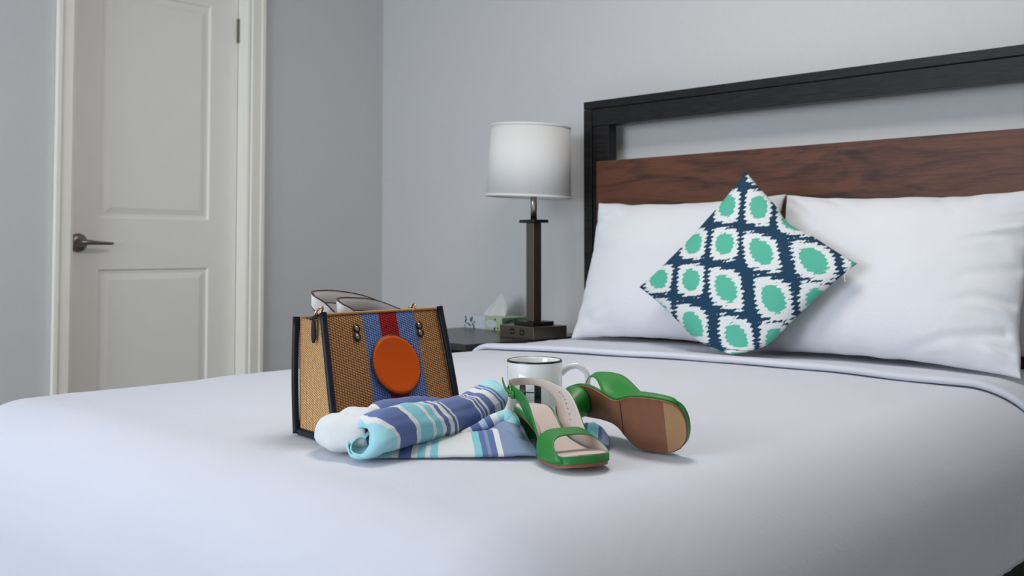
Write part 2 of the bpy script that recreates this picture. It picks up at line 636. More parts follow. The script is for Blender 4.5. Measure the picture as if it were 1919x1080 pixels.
def panel_door():
    root = thing('door_1', (DX, (DY0 + DY1) / 2, 0), 'off-white two-panel door with dark metal lever', None)
    struct(root)
    cy = (DY0 + DY1) / 2
    hw = (DY1 - DY0) / 2 - 0.014
    # front skin with two openings, as one connected frame
    px = hw - 0.122
    z0, z1, z2, z3, z4, z5 = 0.01, 0.20, 0.873, 1.063, 1.93, DZ - 0.01
    ys = [-hw, -px, px, hw]
    zs = [z0, z1, z2, z3, z4, z5]
    V = [(0, y, z) for y in ys for z in zs] + [(-0.035, y, z) for y in ys for z in zs]
    F = []
    for i in range(3):
        for j in range(5):
            a, b_, c, d = i * 6 + j, (i + 1) * 6 + j, (i + 1) * 6 + j + 1, i * 6 + j + 1
            if not (i == 1 and j in (1, 3)):
                F.append((a, b_, c, d))
            F.append((a + 24, d + 24, c + 24, b_ + 24))
    mk('door_leaf', V, F, M['door'], root, False)
    for za, zb in ((z1, z2), (z3, z4)):
        # moulded edge: step down, slope up to the raised field
        rings = [(0.0, 0.0), (0.006, -0.010), (0.018, -0.010), (0.040, -0.002), (0.042, -0.002)]
        V, F = [], []
        for ins, dx in rings:
            V += [(dx, -px + ins, za + ins), (dx, px - ins, za + ins), (dx, px - ins, zb - ins), (dx, -px + ins, zb - ins)]
        for k in range(len(rings) - 1):
            for e in range(4):
                a, b_ = k * 4 + e, k * 4 + (e + 1) % 4
                F.append((a, b_, b_ + 4, a + 4))
        m_ = (len(rings) - 1) * 4
        F.append((m_, m_ + 1, m_ + 2, m_ + 3))
        mk('door_panel', V, F, M['door'], root, False)
    # lever
    ly, lz = 1.503 - cy, 0.971
    h = lathe('door_handle', [(0, 0.0), (0.034, 0.0), (0.034, 0.004), (0.030, 0.010), (0.020, 0.012), (0.013, 0.016), (0.011, 0.045), (0.0, 0.047)], M['chrome'], root, 32)
    h.rotation_euler = (0, R(90), 0)
    h.location = (0, ly, lz)
    tube('lever', catmull([(0.040, ly - 0.004, lz), (0.046, ly + 0.02, lz + 0.001), (0.046, ly + 0.06, lz - 0.001), (0.044, ly + 0.112, lz - 0.003)], 8),
         [0.012 - 0.0003 * k for k in range(25)], M['chrome'], root, 14)
    return root


panel_door()
# narrow strip hinge on the hinge side
hg = box('door_hinge', DX - 0.002, DX + 0.010, DY1 - 0.019, DY1 - 0.011, 1.80, 1.90, M['chrome'])
hg.parent = bpy.data.objects['door_1']
hg.location = Vector(hg.location) - Vector(bpy.data.objects['door_1'].location)

# flush ceiling light over the side of the bed (out of frame above)
def ceiling_lamp():
    root = thing('ceiling_light', (-1.25, 1.5, ZC), 'round white flush ceiling light above the bed', 'ceiling light')
    lathe('rim', [(0.0, 0.0), (0.36, 0.0), (0.36, -0.03), (0.33, -0.035), (0.33, -0.012), (0.0, -0.012)], M['trim'], root, 48)
    m, nt, b = new_mat('glowing_diffuser')
    b.inputs['Base Color'].default_value = (0.9, 0.88, 0.84, 1)
    b.inputs['Emission Color'].default_value = (1.0, 0.95, 0.90, 1)
    b.inputs['Emission Strength'].default_value = 12.5
    lathe('diffuser', [(0.329, -0.02), (0.29, -0.055), (0.2, -0.075), (0.1, -0.085), (0.0, -0.088)], m, root, 48)


ceiling_lamp()
struct(box('baseboard_back', XL + 0.014, XR, YB - 0.014, YB, 0, 0.10, M['trim'], bevel=0.003))
struct(box('baseboard_left', XL, XL + 0.014, DY1 + CAS + 0.005, YB, 0, 0.10, M['trim'], bevel=0.003))
struct(box('baseboard_right', XR - 0.014, XR, YF, YB - 0.014, 0, 0.10, M['trim'], bevel=0.003))

# ------------------------------------------------------------------ bed
BX0, BX1, BY0, BY1 = -2.215, -0.600, 0.62, 2.70
BCX = (BX0 + BX1) / 2
BZ = 0.640


def crown(x, y):
    a = (x - BCX) / ((BX1 - BX0) / 2)
    b_ = (y - 1.55) / 1.1
    return 0.018 * max(0, 1 - a ** 2) * max(0, 1 - 0.5 * b_ * b_)


bed = thing('bed', (BCX, 1.66, 0), 'low black bed base under the white bed cover', 'bed')


def bbox(name, x0, x1, y0, y1, z0, z1, mat, par, bevel=0.0):
    o = box(name, x0, x1, y0, y1, z0, z1, mat, None, bevel)
    o.parent = par
    o.location = Vector(o.location) - Vector(par.location)
    return o


bbox('base', BX0 + 0.07, BX1 - 0.07, BY0 + 0.09, 2.70, 0.09, 0.40, M['black'], bed, 0.006)
bbox('mattress', BX0 + 0.06, BX1 - 0.06, BY0 + 0.08, 2.70, 0.401, 0.57, M['mattress'], bed, 0.02)
for lx in (BX0 + 0.12, BX1 - 0.18):
    for ly in (BY0 + 0.15, 2.55):
        bbox('leg', lx, lx + 0.06, ly, ly + 0.06, 0.0, 0.092, M['black'], bed)


def bed_point(sx, sy, lift=0.0):
    """sx, sy: arc positions on a cloth laid over the mattress (metres in plan on the flat part)"""
    RL, RR, RFt = 0.085, 0.19, 0.17
    fx0, fx1 = BX0 + RL, BX1 - RR
    RS = RR if sx > fx1 else RL
    fy0 = BY0 + RFt
    ex = sx - fx1 if sx > fx1 else (sx - fx0 if sx < fx0 else 0.0)
    ey = sy - fy0 if sy < fy0 else 0.0
    bx = min(max(sx, fx0), fx1)
    by = max(sy, fy0)
    # elliptical blend of the two edge radii
    d = math.hypot(ex, ey)
    if d > 1e-9:
        wx = abs(ex) / d
        Rr = RS * wx + RFt * (1 - wx)
        q = Rr * PI / 2
        if d < q:
            hor, dz = Rr * math.sin(d / Rr), -Rr * (1 - math.cos(d / Rr))
            nh, nvz = math.sin(d / Rr), math.cos(d / Rr)
        else:
            hor, dz = Rr - 0.03 * (d - q), -Rr - (d - q)
            nh, nvz = 1.0, 0.0
        x, y = bx + hor * ex / d, by + hor * ey / d
        nx, ny = nh * ex / d, nh * ey / d
    else:
        x, y, dz, nx, ny, nvz = bx, by, 0.0, 0.0, 0.0, 1.0
    cz = crown(bx, by)
    z = BZ + cz + dz
    return Vector((x + nx * lift, y + ny * lift, z + nvz * lift)), (nx, ny, nvz), d


def cover_lift(sx, sy):
    w = 0.0035 * nz(sx, sy, 0.3, 3.1) + 0.0016 * nz(sx * 1.0, sy * 2.2, 4.3, 6.0)
    # hanging side: soft vertical pleats
    e = max(0, sx - (BX1 - 0.03))
    w += min(1, e / 0.15) * (0.0012 * math.sin(sy * 120 + 4 * nz(sx, sy, 1, 3)) + 0.002 * nz(sy, 0.3, 2, 14))
    e = max(0, (BY0 + 0.05) - sy)
    w += min(1, e / 0.2) * 0.008 * nz(sx, sy * 0.4, 2.7, 6)
    # pinched creases running to the bag
    g = math.exp(-(((sx + 1.35) / 0.10) ** 2 + ((sy - 0.86) / 0.06) ** 2))
    w += 0.0018 * g * math.sin((sx * 0.6 + sy * 0.9) * 170)
    return w


DROP_S, DROP_F = 0.35, 0.46
sxs = lin(BX0 - 0.24, BX0 + 0.09, 16)[:-1] + lin(BX0 + 0.09, BX1 - 0.20, 60) + lin(BX1 - 0.20, BX1 + 0.20, 46)[1:]
sys_ = lin(BY0 - 0.26, BY0 + 0.17, 34)[:-1] + lin(BY0 + 0.17, BY1, 86)
cover = surf('bed_cover', lambda u, v: bed_point(u, v, cover_lift(u, v))[0], sxs, sys_, M['sheet'], None,
             loc=(BCX, 1.66, 0.36))
mods(cover, solid=0.006, off=-1)
tag(cover, 'smooth white cotton bed cover stretched over the mattress', 'bed cover')

# the turned-down sheet across the head end: its own cloth with a thick rounded edge


def fold_front(sx):
    t = (sx - BX0) / (BX1 - BX0)
    return 2.125 + 0.12 * smoothstep(0.05, 0.75, t) - 0.0 + 0.05 * smoothstep(0.85, 1.1, t) + 0.004 * nz(sx, 0.2, 0, 6)


def fold_pt(u, v):
    # v 0..1: from under the front lip, round it and back to the pillows
    y0 = fold_front(u)
    if v < 0.25:
        a = v / 0.25
        ang = PI * (1 - a)
        yy = y0 + 0.008 + 0.008 * math.cos(PI - a * PI / 2 - PI / 2 + PI / 2) * 0
        yy = y0 + 0.010 * (1 - math.sin(a * PI / 2)) * 0 + 0.012 * (1 - math.cos((1 - a) * 0)) - 0.0
        yy = y0 - 0.010 * math.sin(a * PI)
        lift = 0.003 + 0.016 * (1 - math.cos(a * PI)) / 2
    else:
        a = (v - 0.25) / 0.75
        yy = y0 + a * (2.62 - y0)
        lift = 0.019 - 0.009 * smoothstep(0, 0.35, a)
    e = max(0, u - (BX1 - 0.12))
    lift += 0.0020 * nz(u * 1.2, yy * 5, 3.2, 5)
    lift += min(1, e / 0.1) * 0.0022 * math.sin(yy * 210 + 3 * nz(u, yy, 0, 4))
    lift += cover_lift(u, yy) * 0.6 if u < BX1 else 0
    return bed_point(u, yy, lift)[0]


fold = surf('turned_sheet', fold_pt, lin(BX0 - 0.12, BX0 + 0.09, 12)[:-1] + lin(BX0 + 0.09, BX1 - 0.20, 50) + lin(BX1 - 0.20, BX1 + 0.18, 50)[1:],
            lin(0, 0.25, 12)[:-1] + lin(0.25, 1, 40), M['sheet'], None, loc=(BCX, 2.35, BZ))
mods(fold, solid=0.003, off=-1)
tag(fold, 'turned-down edge of white top sheet lying below the pillows', 'sheet')

# headboard
HB = thing('headboard', (BCX - 0.02, 2.77, 0), 'open black wood headboard frame with wide walnut plank', 'headboard')
hx0, hx1 = -2.268, -0.60
bbox('outer_post', hx0, hx0 + 0.036, 2.743, 2.800, 0, 1.449, M['blackwood'], HB, 0.0015)
bbox('outer_post', hx1 - 0.036, hx1, 2.743, 2.800, 0, 1.449, M['blackwood'], HB, 0.0015)
bbox('top_cap', hx0, hx1, 2.743, 2.800, 1.4505, 1.478, M['blackwood'], HB, 0.0015)
bbox('top_rail', hx0 + 0.037, hx1 - 0.037, 2.747, 2.795, 1.388, 1.4480, M['blackwood'], HB, 0.001)
bbox('inner_post', hx0 + 0.037, hx0 + 0.108, 2.750, 2.795, 0, 1.387, M['blackwood'], HB, 0.001)
bbox('inner_post', hx1 - 0.108, hx1 - 0.037, 2.750, 2.795, 0, 1.387, M['blackwood'], HB, 0.001)
bbox('plank', hx0 + 0.075, hx1 - 0.075, 2.722, 2.7495, 0.62, 1.258, M['walnut'], HB, 0.0015)

# ------------------------------------------------------------------ pillows


def pillow_mesh(name, hw, hh, T_, mat, label, group, loc, rot, seed, pw=2.6, nu=74, nv=54, pinch=0.07, wr=1.0, creases=()):
    V, U = [], []
    F = []

    def pt(u, v, s):
        prof = (max(0, 1 - abs(u) ** pw) * max(0, 1 - abs(v) ** pw)) ** 0.55
        x = hw * u * (1 - pinch * (1 - abs(v) ** 2.2))
        y = hh * v * (1 - pinch * 1.2 * (1 - abs(u) ** 2.2))
        t = T_ * prof
        w = 0.006 * nz(u * 1.3 + seed, v * 1.3, s, 1.6)
        # gathers running in from the short ends
        ed = smoothstep(0.45, 1.0, abs(u))
        w += wr * 0.008 * ed * nz(u * 0.9 + 3 * seed, v * 6.5 + 1.5 * nz(u, v, seed, 3), s * 2, 1.0)
        ev = smoothstep(0.55, 1.0, abs(v))
        w += wr * 0.005 * ev * nz(u * 6.0, v * 1.2 + seed, 5 + s, 1.0)
        for (ua, va, ub, vb, dep, sg_) in creases:
            dx_, dy_ = ub - ua, vb - va
            tt = min(1, max(0, ((u - ua) * dx_ + (v - va) * dy_) / (dx_ * dx_ + dy_ * dy_)))
            cu_, cv_ = ua + dx_ * tt, va + dy_ * tt + 0.05 * math.sin(tt * PI)
            q_ = math.hypot((u - cu_) * 1.5, v - cv_) / sg_
            w += s * 0 + dep * (1 - tt * 0.8) * ((q_ * q_ - 1) * math.exp(-q_ * q_)) if s > 0 else 0
        t = max(0, t + w * min(1, prof * 3))
        ripple = 0.004 * nz(u * 5 + seed, v * 5, 2.2, 1.0) * max(abs(u), abs(v)) ** 6
        return (x + ripple, y + ripple, s * t)
    us = [math.sin(PI / 2 * a) * 0.5 + a * 0.5 for a in lin(-1, 1, nu)]
    vs_ = [math.sin(PI / 2 * a) * 0.5 + a * 0.5 for a in lin(-1, 1, nv)]
    for s in (1, -1):
        o_ = len(V)
        for u in us:
            for v in vs_:
                V.append(pt(u, v, s))
                U.append((u * 0.5 + 0.5, v * 0.5 + 0.5))
        F += [tuple(i + o_ for i in f) for f in gridfaces(nu, nv, flip=(s < 0))]
    o = mk(name, V, F, mat, None, True, U)
    bm = bmesh.new()
    bm.from_mesh(o.data)
    bmesh.ops.remove_doubles(bm, verts=bm.verts, dist=0.0004)
    bm.to_mesh(o.data)
    bm.free()
    o.location = loc
    o.rotation_euler = rot
    tag(o, label, 'pillow', group)
    return o


# local x = width, local y = height, local z = thickness towards the camera side (front)
def stand(tilt, rz=0.0, roll=0.0):
    # stand up: local y -> up, leaning back by tilt; z -> -Y
    m = Matrix.Rotation(rz, 4, 'Z') @ Matrix.Rotation(R(90) - tilt, 4, 'X') @ Matrix.Rotation(roll, 4, 'Z')
    return m.to_euler()


pillow_mesh('bed_pillow', 0.345, 0.238, 0.080, M['pillow'], 'white bed pillow standing behind the left side of the patterned cushion', 'white pillows against the headboard',
            (-1.758, 2.560, 0.884), stand(R(19), R(1.5), R(0.5)), 1.3, wr=1.5, creases=((-0.95, 0.9, -0.6, 0.6, 0.007, 0.09), (0.3, 0.95, 0.1, 0.6, 0.005, 0.09), (-0.9, -0.85, -0.5, -0.6, 0.005, 0.08)))
pillow_mesh('bed_pillow', 0.352, 0.240, 0.085, M['pillow'], 'large white bed pillow reaching the right edge, in front of another', 'white pillows against the headboard',
            (-1.062, 2.515, 0.880), stand(R(24), R(-1.5), R(-1.0)), 4.1, wr=1.9, nu=110, nv=84, creases=((0.93, -0.62, 0.30, -0.93, 0.010, 0.07), (0.97, -0.30, 0.55, -0.42, 0.010, 0.08), (0.97, 0.05, 0.62, -0.12, 0.009, 0.07), (0.98, 0.38, 0.60, 0.30, 0.007, 0.07),
                                         (0.95, -0.80, 0.66, -0.78, 0.008, 0.06), (-0.6, 0.95, -0.2, 0.55, 0.006, 0.08), (0.3, 0.95, 0.5, 0.6, 0.006, 0.08), (-0.95, 0.9, -0.6, 0.5, 0.008, 0.08)))
pillow_mesh('bed_pillow', 0.36, 0.215, 0.040, M['pillow'], 'white pillow mostly hidden behind the right-hand bed pillow', 'white pillows against the headboard',
            (-1.00, 2.668, 0.884), stand(R(4), R(0), R(0)), 7.7)

# ------------------------------------------------------------------ patterned cushion


def cushion():
    Lc, Tc, Rc = Vector((-1.752, 2.375, 0.836)), Vector((-1.466, 2.50, 1.170)), Vector((-1.083, 2.375, 0.912))
    Bc = Lc + Rc - Tc
    e1, e2 = (Tc - Lc), (Bc - Lc)          # u along e1, v along e2
    nrm = e1.cross(e2).normalized()
    if nrm.y > 0:
        nrm = -nrm
    ctr = (Lc + Rc) / 2
    N = 72
    shift = (-0.0156, -0.109)     # how the print sits on the filled cover
    V, U, F = [], [], []
    for s in (1, -1):
        o_ = len(V)
        for i in range(N):
            for j in range(N):
                a, b_ = -1 + 2 * i / (N - 1), -1 + 2 * j / (N - 1)
                u, v = a * 0.5 + 0.5, b_ * 0.5 + 0.5
                pr = (max(0, 1 - abs(a) ** 2.3) * max(0, 1 - abs(b_) ** 2.3)) ** 0.6
                aa = a * (1 - 0.085 * (1 - abs(b_) ** 2))
                bb = b_ * (1 - 0.085 * (1 - abs(a) ** 2))
                p = ctr + e1 * (aa * 0.5) + e2 * (bb * 0.5)
                # a dent pulling in the upper right edge
                dent = math.exp(-(((u - 1.0) / 0.16) ** 2 + ((v - 0.50) / 0.12) ** 2))
                p += e2.normalized() * 0 - e1.normalized() * 0.014 * dent
                t = 0.066 * pr + 0.004 * nz(u * 3, v * 3, s, 1.0) * pr + 0.0035 * nz(u * 9, v * 4, s * 3, 1.0) * min(1, pr * 2)
                p += nrm * (s * t)
                # the lowest corner is squashed flat on the bed
                zb = 0.674
                if p.z < zb + 0.05:
                    k = p.z - (zb + 0.05)
                    p.z = zb + 0.05 * math.exp(k / 0.05) - (0 if k < 0 else 0)
                V.append(p - ctr)
                U.append((u + shift[0] * pr, v + shift[1] * pr))
        F += [tuple(i + o_ for i in f) for f in gridfaces(N, N, flip=(s > 0))]
    o = mk('throw_cushion', V, F, M['ikat'], None, True, U, loc=ctr)
    bm = bmesh.new()
    bm.from_mesh(o.data)
    bmesh.ops.remove_doubles(bm, verts=bm.verts, dist=0.0004)
    bm.normal_update()
    bm.to_mesh(o.data)
    bm.free()
    tag(o, 'square cushion standing on its corner with teal, white and navy diamonds', 'cushion')
    # loose thread at the right corner
    q = Rc - ctr
    tube('loose_thread', catmull([q + Vector((-0.012, -0.012, -0.006)), q + Vector((-0.016, -0.02, -0.02)), q + Vector((-0.022, -0.022, -0.03)), q + Vector((-0.021, -0.022, -0.045))], 6),
         0.0012, M['thread'], o, 6)
    return o


cushion()

# ------------------------------------------------------------------ nightstand, lamp, tissues
NSR = R(-5.5)
ns = thing('nightstand', (-2.545, 2.485, 0), 'black wooden nightstand beside the bed under the lamp', 'nightstand', NSR)
NZ = 0.64


def lbox(name, x0, x1, y0, y1, z0, z1, mat, par, bevel=0.0):
    return box(name, x0, x1, y0, y1, z0, z1, mat, par, bevel)


lbox('top', -0.315, 0.250, -0.255, 0.305, NZ - 0.022, NZ, M['topwood'], ns, 0.002)
lbox('body', -0.295, 0.235, -0.235, 0.30, 0.10, NZ - 0.0225, M['black'], ns, 0.002)
for k, (za, zb) in enumerate(((0.12, 0.355), (0.365, 0.60))):
    d_ = lbox('drawer', -0.28, 0.235, -0.252, -0.2355, za, zb, M['black'], ns, 0.002)
    lbox('handle', -0.06, 0.06, -0.022, -0.009, (zb - za) / 2, (zb - za) / 2 + 0.012, M['nickel'], d_, 0.002)
for lx in (-0.28, 0.20):
    for ly in (-0.225, 0.25):
        lbox('leg', lx, lx + 0.04, ly, ly + 0.04, 0.0, 0.1005, M['blackwood'], ns)

lamp = thing('table_lamp', (-2.352, 2.562, NZ), 'bronze square-column table lamp with off-white drum shade', 'lamp', R(-7))
bs = lbox('base', -0.092, 0.092, -0.075, 0.078, 0, 0.042, M['bronze'], lamp, 0.0015)
for ox in (-0.034, 0.018):
    o = lbox('outlet', ox, ox + 0.024, -0.0765, -0.0745, 0.012, 0.033, M['darkmetal'], bs, 0.0)
    lbox('contact', -0.005, 0.005, -0.0012, 0.0008, 0.008, 0.012, M['nickel'], o)
lbox('plinth', -0.045, 0.058, -0.048, 0.048, 0.0425, 0.056, M['darkmetal'], lamp, 0.001)
lbox('column', -0.014, 0.026, -0.018, 0.018, 0.0565, 0.400, M['bronze'], lamp, 0.001)
lbox('collar', -0.036, 0.048, -0.032, 0.032, 0.4005, 0.411, M['darkmetal'], lamp, 0.001)
lathe('neck', [(0.0, 0.411), (0.0115, 0.411), (0.0115, 0.53), (0.007, 0.53), (0.007, 0.58), (0, 0.58)], M['nickel'], lamp, 24, loc=(0.006, 0, 0))
sh = lathe('lamp_shade', [(0.150, 0.0), (0.1515, 0.0), (0.1412, 0.248), (0.1397, 0.248), (0.150, 0.0)], M['shade'], lamp, 64, loc=(-0.024, 0, 0.492))
sh.rotation_euler = (R(-1), R(2.3), 0)
for z_, r_ in ((0.0, 0.1513), (0.2465, 0.1414)):
    lathe('shade_trim', [(r_, z_ - 0.002), (r_ + 0.0012, z_ - 0.002), (r_ + 0.001, z_ + 0.006), (r_, z_ + 0.006)], M['shade'], sh, 64)
for k in range(3):
    a = 2 * PI * k / 3
    tube('shade_spider', [(0.016, 0, 0.05), (0.016 + 0.126 * math.cos(a), 0.126 * math.sin(a), 0.05 + 0.0)], 0.0015, M['nickel'], sh, 6)

# tissue box: left part white with dark sprigs, right part green with an oval panel
tb = thing('tissue_box', (-2.713, 2.735, NZ), 'flat white and green patterned tissue box on the nightstand', 'tissue box', R(-9.0))
lbox('carton', -0.124, 0.128, -0.058, 0.058, 0, 0.049, M['boxwhite'], tb, 0.0008)
lbox('green_side', 0.018, 0.1287, -0.0588, -0.0578, 0.0005, 0.0485, M['boxgreen'], tb)
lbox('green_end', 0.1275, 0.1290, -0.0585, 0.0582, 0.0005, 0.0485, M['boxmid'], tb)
lbox('green_top', 0.018, 0.1287, -0.0585, 0.0582, 0.0486, 0.0496, M['boxgreen'], tb)


def blob(name, cx, cz, rx, rz, ang, mat, par, y=-0.0594, leaf=False, n_=20):
    V, c, s = [], math.cos(ang), math.sin(ang)
    for k in range(n_):
        a = 2 * PI * k / n_
        px, pz = rx * math.cos(a), rz * math.sin(a) * ((1 - 0.5 * abs(math.cos(a)) ** 2) if leaf else 1)
        V.append((cx + px * c - pz * s, y, cz + px * s + pz * c))
    V2 = [(x, y + 0.0004, z) for x, y, z in V]
    F = [tuple(range(n_)), tuple(reversed(range(n_, 2 * n_)))] + [(k, k + n_, (k + 1) % n_ + n_, (k + 1) % n_) for k in range(n_)]
    return mk(name, V + V2, F, mat, par, False)


blob('oval_panel', 0.058, 0.024, 0.034, 0.0135, R(-3), M['boxwhite'], tb)
for cx, cz, rx, rz, an in ((-0.112, 0.041, 0.006, 0.004, 0.8), (-0.110, 0.027, 0.012, 0.0045, 0.9), (-0.068, 0.035, 0.013, 0.004, 1.3), (-0.078, 0.033, 0.011, 0.003, 1.7),
                           (-0.085, 0.012, 0.014, 0.0035, -0.5), (-0.058, 0.010, 0.014, 0.004, -0.9), (-0.116, 0.007, 0.005, 0.003, 0.2), (-0.052, 0.024, 0.006, 0.003, 1.2), (-0.1, 0.017, 0.014, 0.0018, -0.2),
                           (0.084, 0.041, 0.006, 0.0045, 0.7), (0.082, 0.006, 0.008, 0.0055, 0.9), (0.102, 0.008, 0.006, 0.004, -0.8)):
    blob('leaf_print', cx, cz, rx, rz, an, M['boxdark'], tb, leaf=True)
for cx, cz, rx, rz, an in ((0.035, 0.040, 0.010, 0.0012, 0), (0.058, 0.027, 0.02, 0.0012, -0.05), (0.058, 0.0225, 0.014, 0.001, -0.05)):
    blob('faint_print', cx, cz, rx, rz, an, M['boxgreen'] if cx < 0.05 else M['boxgreen'], tb, y=-0.0599)
for cy, cz, ry, rz, an in ((-0.03, 0.034, 0.02, 0.006, 0.3), (0.01, 0.036, 0.022, 0.006, -0.2), (0.03, 0.02, 0.02, 0.006, 0.5), (-0.01, 0.016, 0.024, 0.005, -0.5), (-0.04, 0.012, 0.014, 0.006, 0.2)):
    o = blob('leaf_print', cy, cz, ry, rz, an, M['boxdark'], tb, y=0.0, leaf=True)
    o.rotation_euler = (0, 0, R(90))
    o.location = (0.1296, 0, 0)


def tissue():
    # a drawn sheet: wide where it leaves the slot, running up to one point, folded along its height
    def fn(u, v):
        w = (1 - v) ** 0.85
        x = 0.018 + (-0.075 + 0.02) * (1 - v) + (u) * 0.150 * w + 0.058 * v
        y = 0.010 * math.sin(u * 9 + 1) * w + 0.012 * (u - 0.5) * w - 0.006 + 0.012 * v
        z = 0.0 + 0.090 * (v ** 0.92) + 0.006 * (u - 0.4) * w * 0
        x += 0.016 * math.sin(v * PI) * (u ** 2)
        return (x, y, z)
    o = surf('tissue_sheet', fn, lin(0, 1, 22), lin(0, 0.995, 16), M['tissue'], None)
    o.rotation_euler = (0, 0, R(-9.0))
    o.location = (-2.745, 2.735, NZ + 0.046)
    mods(o, solid=0.0012, off=0)
    tag(o, 'white paper tissue pulled to a point out of the tissue box', 'tissue')


tissue()

# ------------------------------------------------------------------ straw tote bag


def bag():
    root = thing('tote_bag', (-1.265, 1.02, 0.655), 'small woven straw tote with blue and red stripe and round orange patch', 'bag')
    o0 = Vector(root.location)
    FLb, FRb = Vector((-1.212, 0.890, 0.658)), Vector((-1.220, 1.145, 0.658))
    FLt, FRt = Vector((-1.282, 0.914, 0.847)), Vector((-1.276, 1.148, 0.847))
    BLb, BRb = Vector((-1.332, 0.905, 0.658)), Vector((-1.335, 1.150, 0.658))
    BLt, BRt = Vector((-1.345, 0.912, 0.838)), Vector((-1.340, 1.140, 0.843))

    def quad(a, b_, c, d, u, v):     # a,b bottom; c,d top
        return (a.lerp(b_, u)).lerp(c.lerp(d, u), v)

    def panel(name, a, b_, c, d, bulge, nrm, mat, wid, hei, sag=0.0, flip=False):
        nrm = Vector(nrm)

        def fn(u, v):
            p = quad(a, b_, c, d, u, v)
            p = p + nrm * (bulge * math.sin(PI * u) * math.sin(PI * min(1, v * 0.9 + 0.05)))
            p.z += -sag * math.sin(PI * u) * v ** 3
            return p - o0
        o = surf(name, fn, lin(0, 1, 22), lin(0, 1, 18), mat, root, uvfn=lambda u, v: (u * wid, v * hei), flip=flip)
        mods(o, solid=0.0035, off=-1)
        return o

    panel('front_panel', FLb, FRb, FLt, FRt, 0.003, (1, 0, 0.2), M['straw_front'], 0.245, 0.20, sag=0.001)
    panel('back_panel', BLb, BRb, BLt, BRt, 0.005, (-1, 0, 0.1), M['straw_side'], 0.245, 0.20, sag=0.002, flip=True)
    panel('side_panel', BLb, FLb, BLt, FLt, -0.004, (0, -1, 0), M['straw_side'], 0.12, 0.20, sag=0.005)
    panel('side_panel', FRb, BRb, FRt, BRt, -0.010, (0, 1, 0), M['straw_side'], 0.12, 0.20, sag=0.008)
    # bottom
    surf('bottom_panel', lambda u, v: BLb.lerp(BRb, u).lerp(FLb.lerp(FRb, u), v) - o0 + Vector((0, 0, 0.001)), lin(0, 1, 4), lin(0, 1, 4), M['navy'], root)
    # navy leather binding on the edges: flattened piping
    def piping(pts, ra, name='binding'):
        return tube(name, [Vector(p) - o0 for p in pts], ra, M['navy'], root, 10)
    for b0, t0, out in ((FLb, FLt, Vector((0.004, -0.004, 0))), (FRb, FRt, Vector((0.003, 0.001, 0))), (BLb, BLt, Vector((-0.003, -0.004, 0))), (BRb, BRt, Vector((-0.003, 0.004, 0)))):
        bow = Vector((0, 0, 0))
        pts = [b0.lerp(t0, k / 16) + out * (1 + 0.4 * math.sin(PI * k / 16)) for k in range(17)]
        pts[0].z -= 0.0
        pts[-1].z += 0.003
        piping(pts, 0.0056)
    for a, b_ in ((FLb, FRb), (BLb, FLb), (BRb, FRb), (BLb, BRb)):
        piping([a.lerp(b_, k / 12) + Vector((0, 0, 0.003)) for k in range(13)], 0.0058)
    # top hems
    for a, b_ in ((FLt, FRt), (BLt, BRt)):
        tube('top_hem', [a.lerp(b_, k / 12) - o0 for k in range(13)], 0.0022, M['straw_side'], root, 8)
    # orange patch
    n_ = ((FRb - FLb).cross(FLt - FLb)).normalized()
    if n_.x < 0:
        n_ = -n_
    ux = (FRb - FLb).normalized()
    uy = n_.cross(ux).normalized()
    if uy.z < 0:
        uy = -uy
    rot = Matrix((ux, uy, n_)).transposed().to_4x4()
    if rot.determinant() < 0:
        rot = Matrix((ux, uy, ux.cross(uy))).transposed().to_4x4()

    def on_front(u, v, up=0.0):
        p = quad(FLb, FRb, FLt, FRt, u, v) + Vector((1, 0, 0.2)) * (0.003 * math.sin(PI * u) * math.sin(PI * min(1, v * 0.9 + 0.05)))
        return p + n_ * up - o0
    d_ = lathe('round_patch', [(0, 0.0), (0.0475, 0.0), (0.0485, 0.0012), (0.0478, 0.0026), (0.0440, 0.0033), (0.0425, 0.0029), (0.0, 0.0031)], M['orange'], root, 64)
    d_.matrix_basis = Matrix.Translation(on_front(0.528, 0.545, 0.0006)) @ rot
    e_ = lathe('patch_edge', [(0.0470, 0.0), (0.0506, 0.0), (0.0506, 0.0010), (0.0485, 0.0016)], M['brownedge'], d_, 64)
    # rivets
    for u, v in ((0.243, 0.868), (0.240, 0.800), (0.787, 0.858), (0.786, 0.793)):
        c = lathe('rivet', [(0, 0.0), (0.0056, 0.0), (0.0062, 0.0010), (0.0052, 0.0020), (0.0046, 0.0012), (0.0040, 0.0016), (0.0028, 0.0028), (0, 0.0032)], M['antique'], root, 20)
        c.matrix_basis = Matrix.Translation(on_front(u, v, 0.0006)) @ rot
        lathe('rivet_rim', [(0.0046, 0.0), (0.0072, 0.0), (0.0070, 0.0014), (0.0047, 0.0024)], M['darkmetal'], c, 20)
    # carrying handles: flat leather straps standing on edge, looping to the left
    def strap(path, wid, nm='handle'):
        pts = catmull(path, 10)
        n2 = len(pts)

        def ribbon(name, lo, hi, th, mat, par):
            V = []
            for i, p in enumerate(pts):
                t = (pts[min(i + 1, n2 - 1)] - pts[max(i - 1, 0)]).normalized()
                sd = t.cross(Vector((0, 0, 1)))
                sd = sd.normalized() if sd.length > 1e-4 else Vector((1, 0, 0))
                wv = Vector((0, 0, 1)) - t * t.z
                wv = wv.normalized() if wv.length > 0.2 else Vector((0, 0, 1))
                a = lo * wid
                b_ = hi * wid
                for q, s_ in ((a, -1), (b_, -1), (b_, 1), (a, 1)):
                    V.append(p + wv * q + sd * (s_ * th) - o0)
            F = gridfaces(n2, 4, False, True)
            F += [(0, 1, 2, 3), tuple((n2 - 1) * 4 + k for k in (3, 2, 1, 0))]
            return mk(name, V, F, mat, par, True)
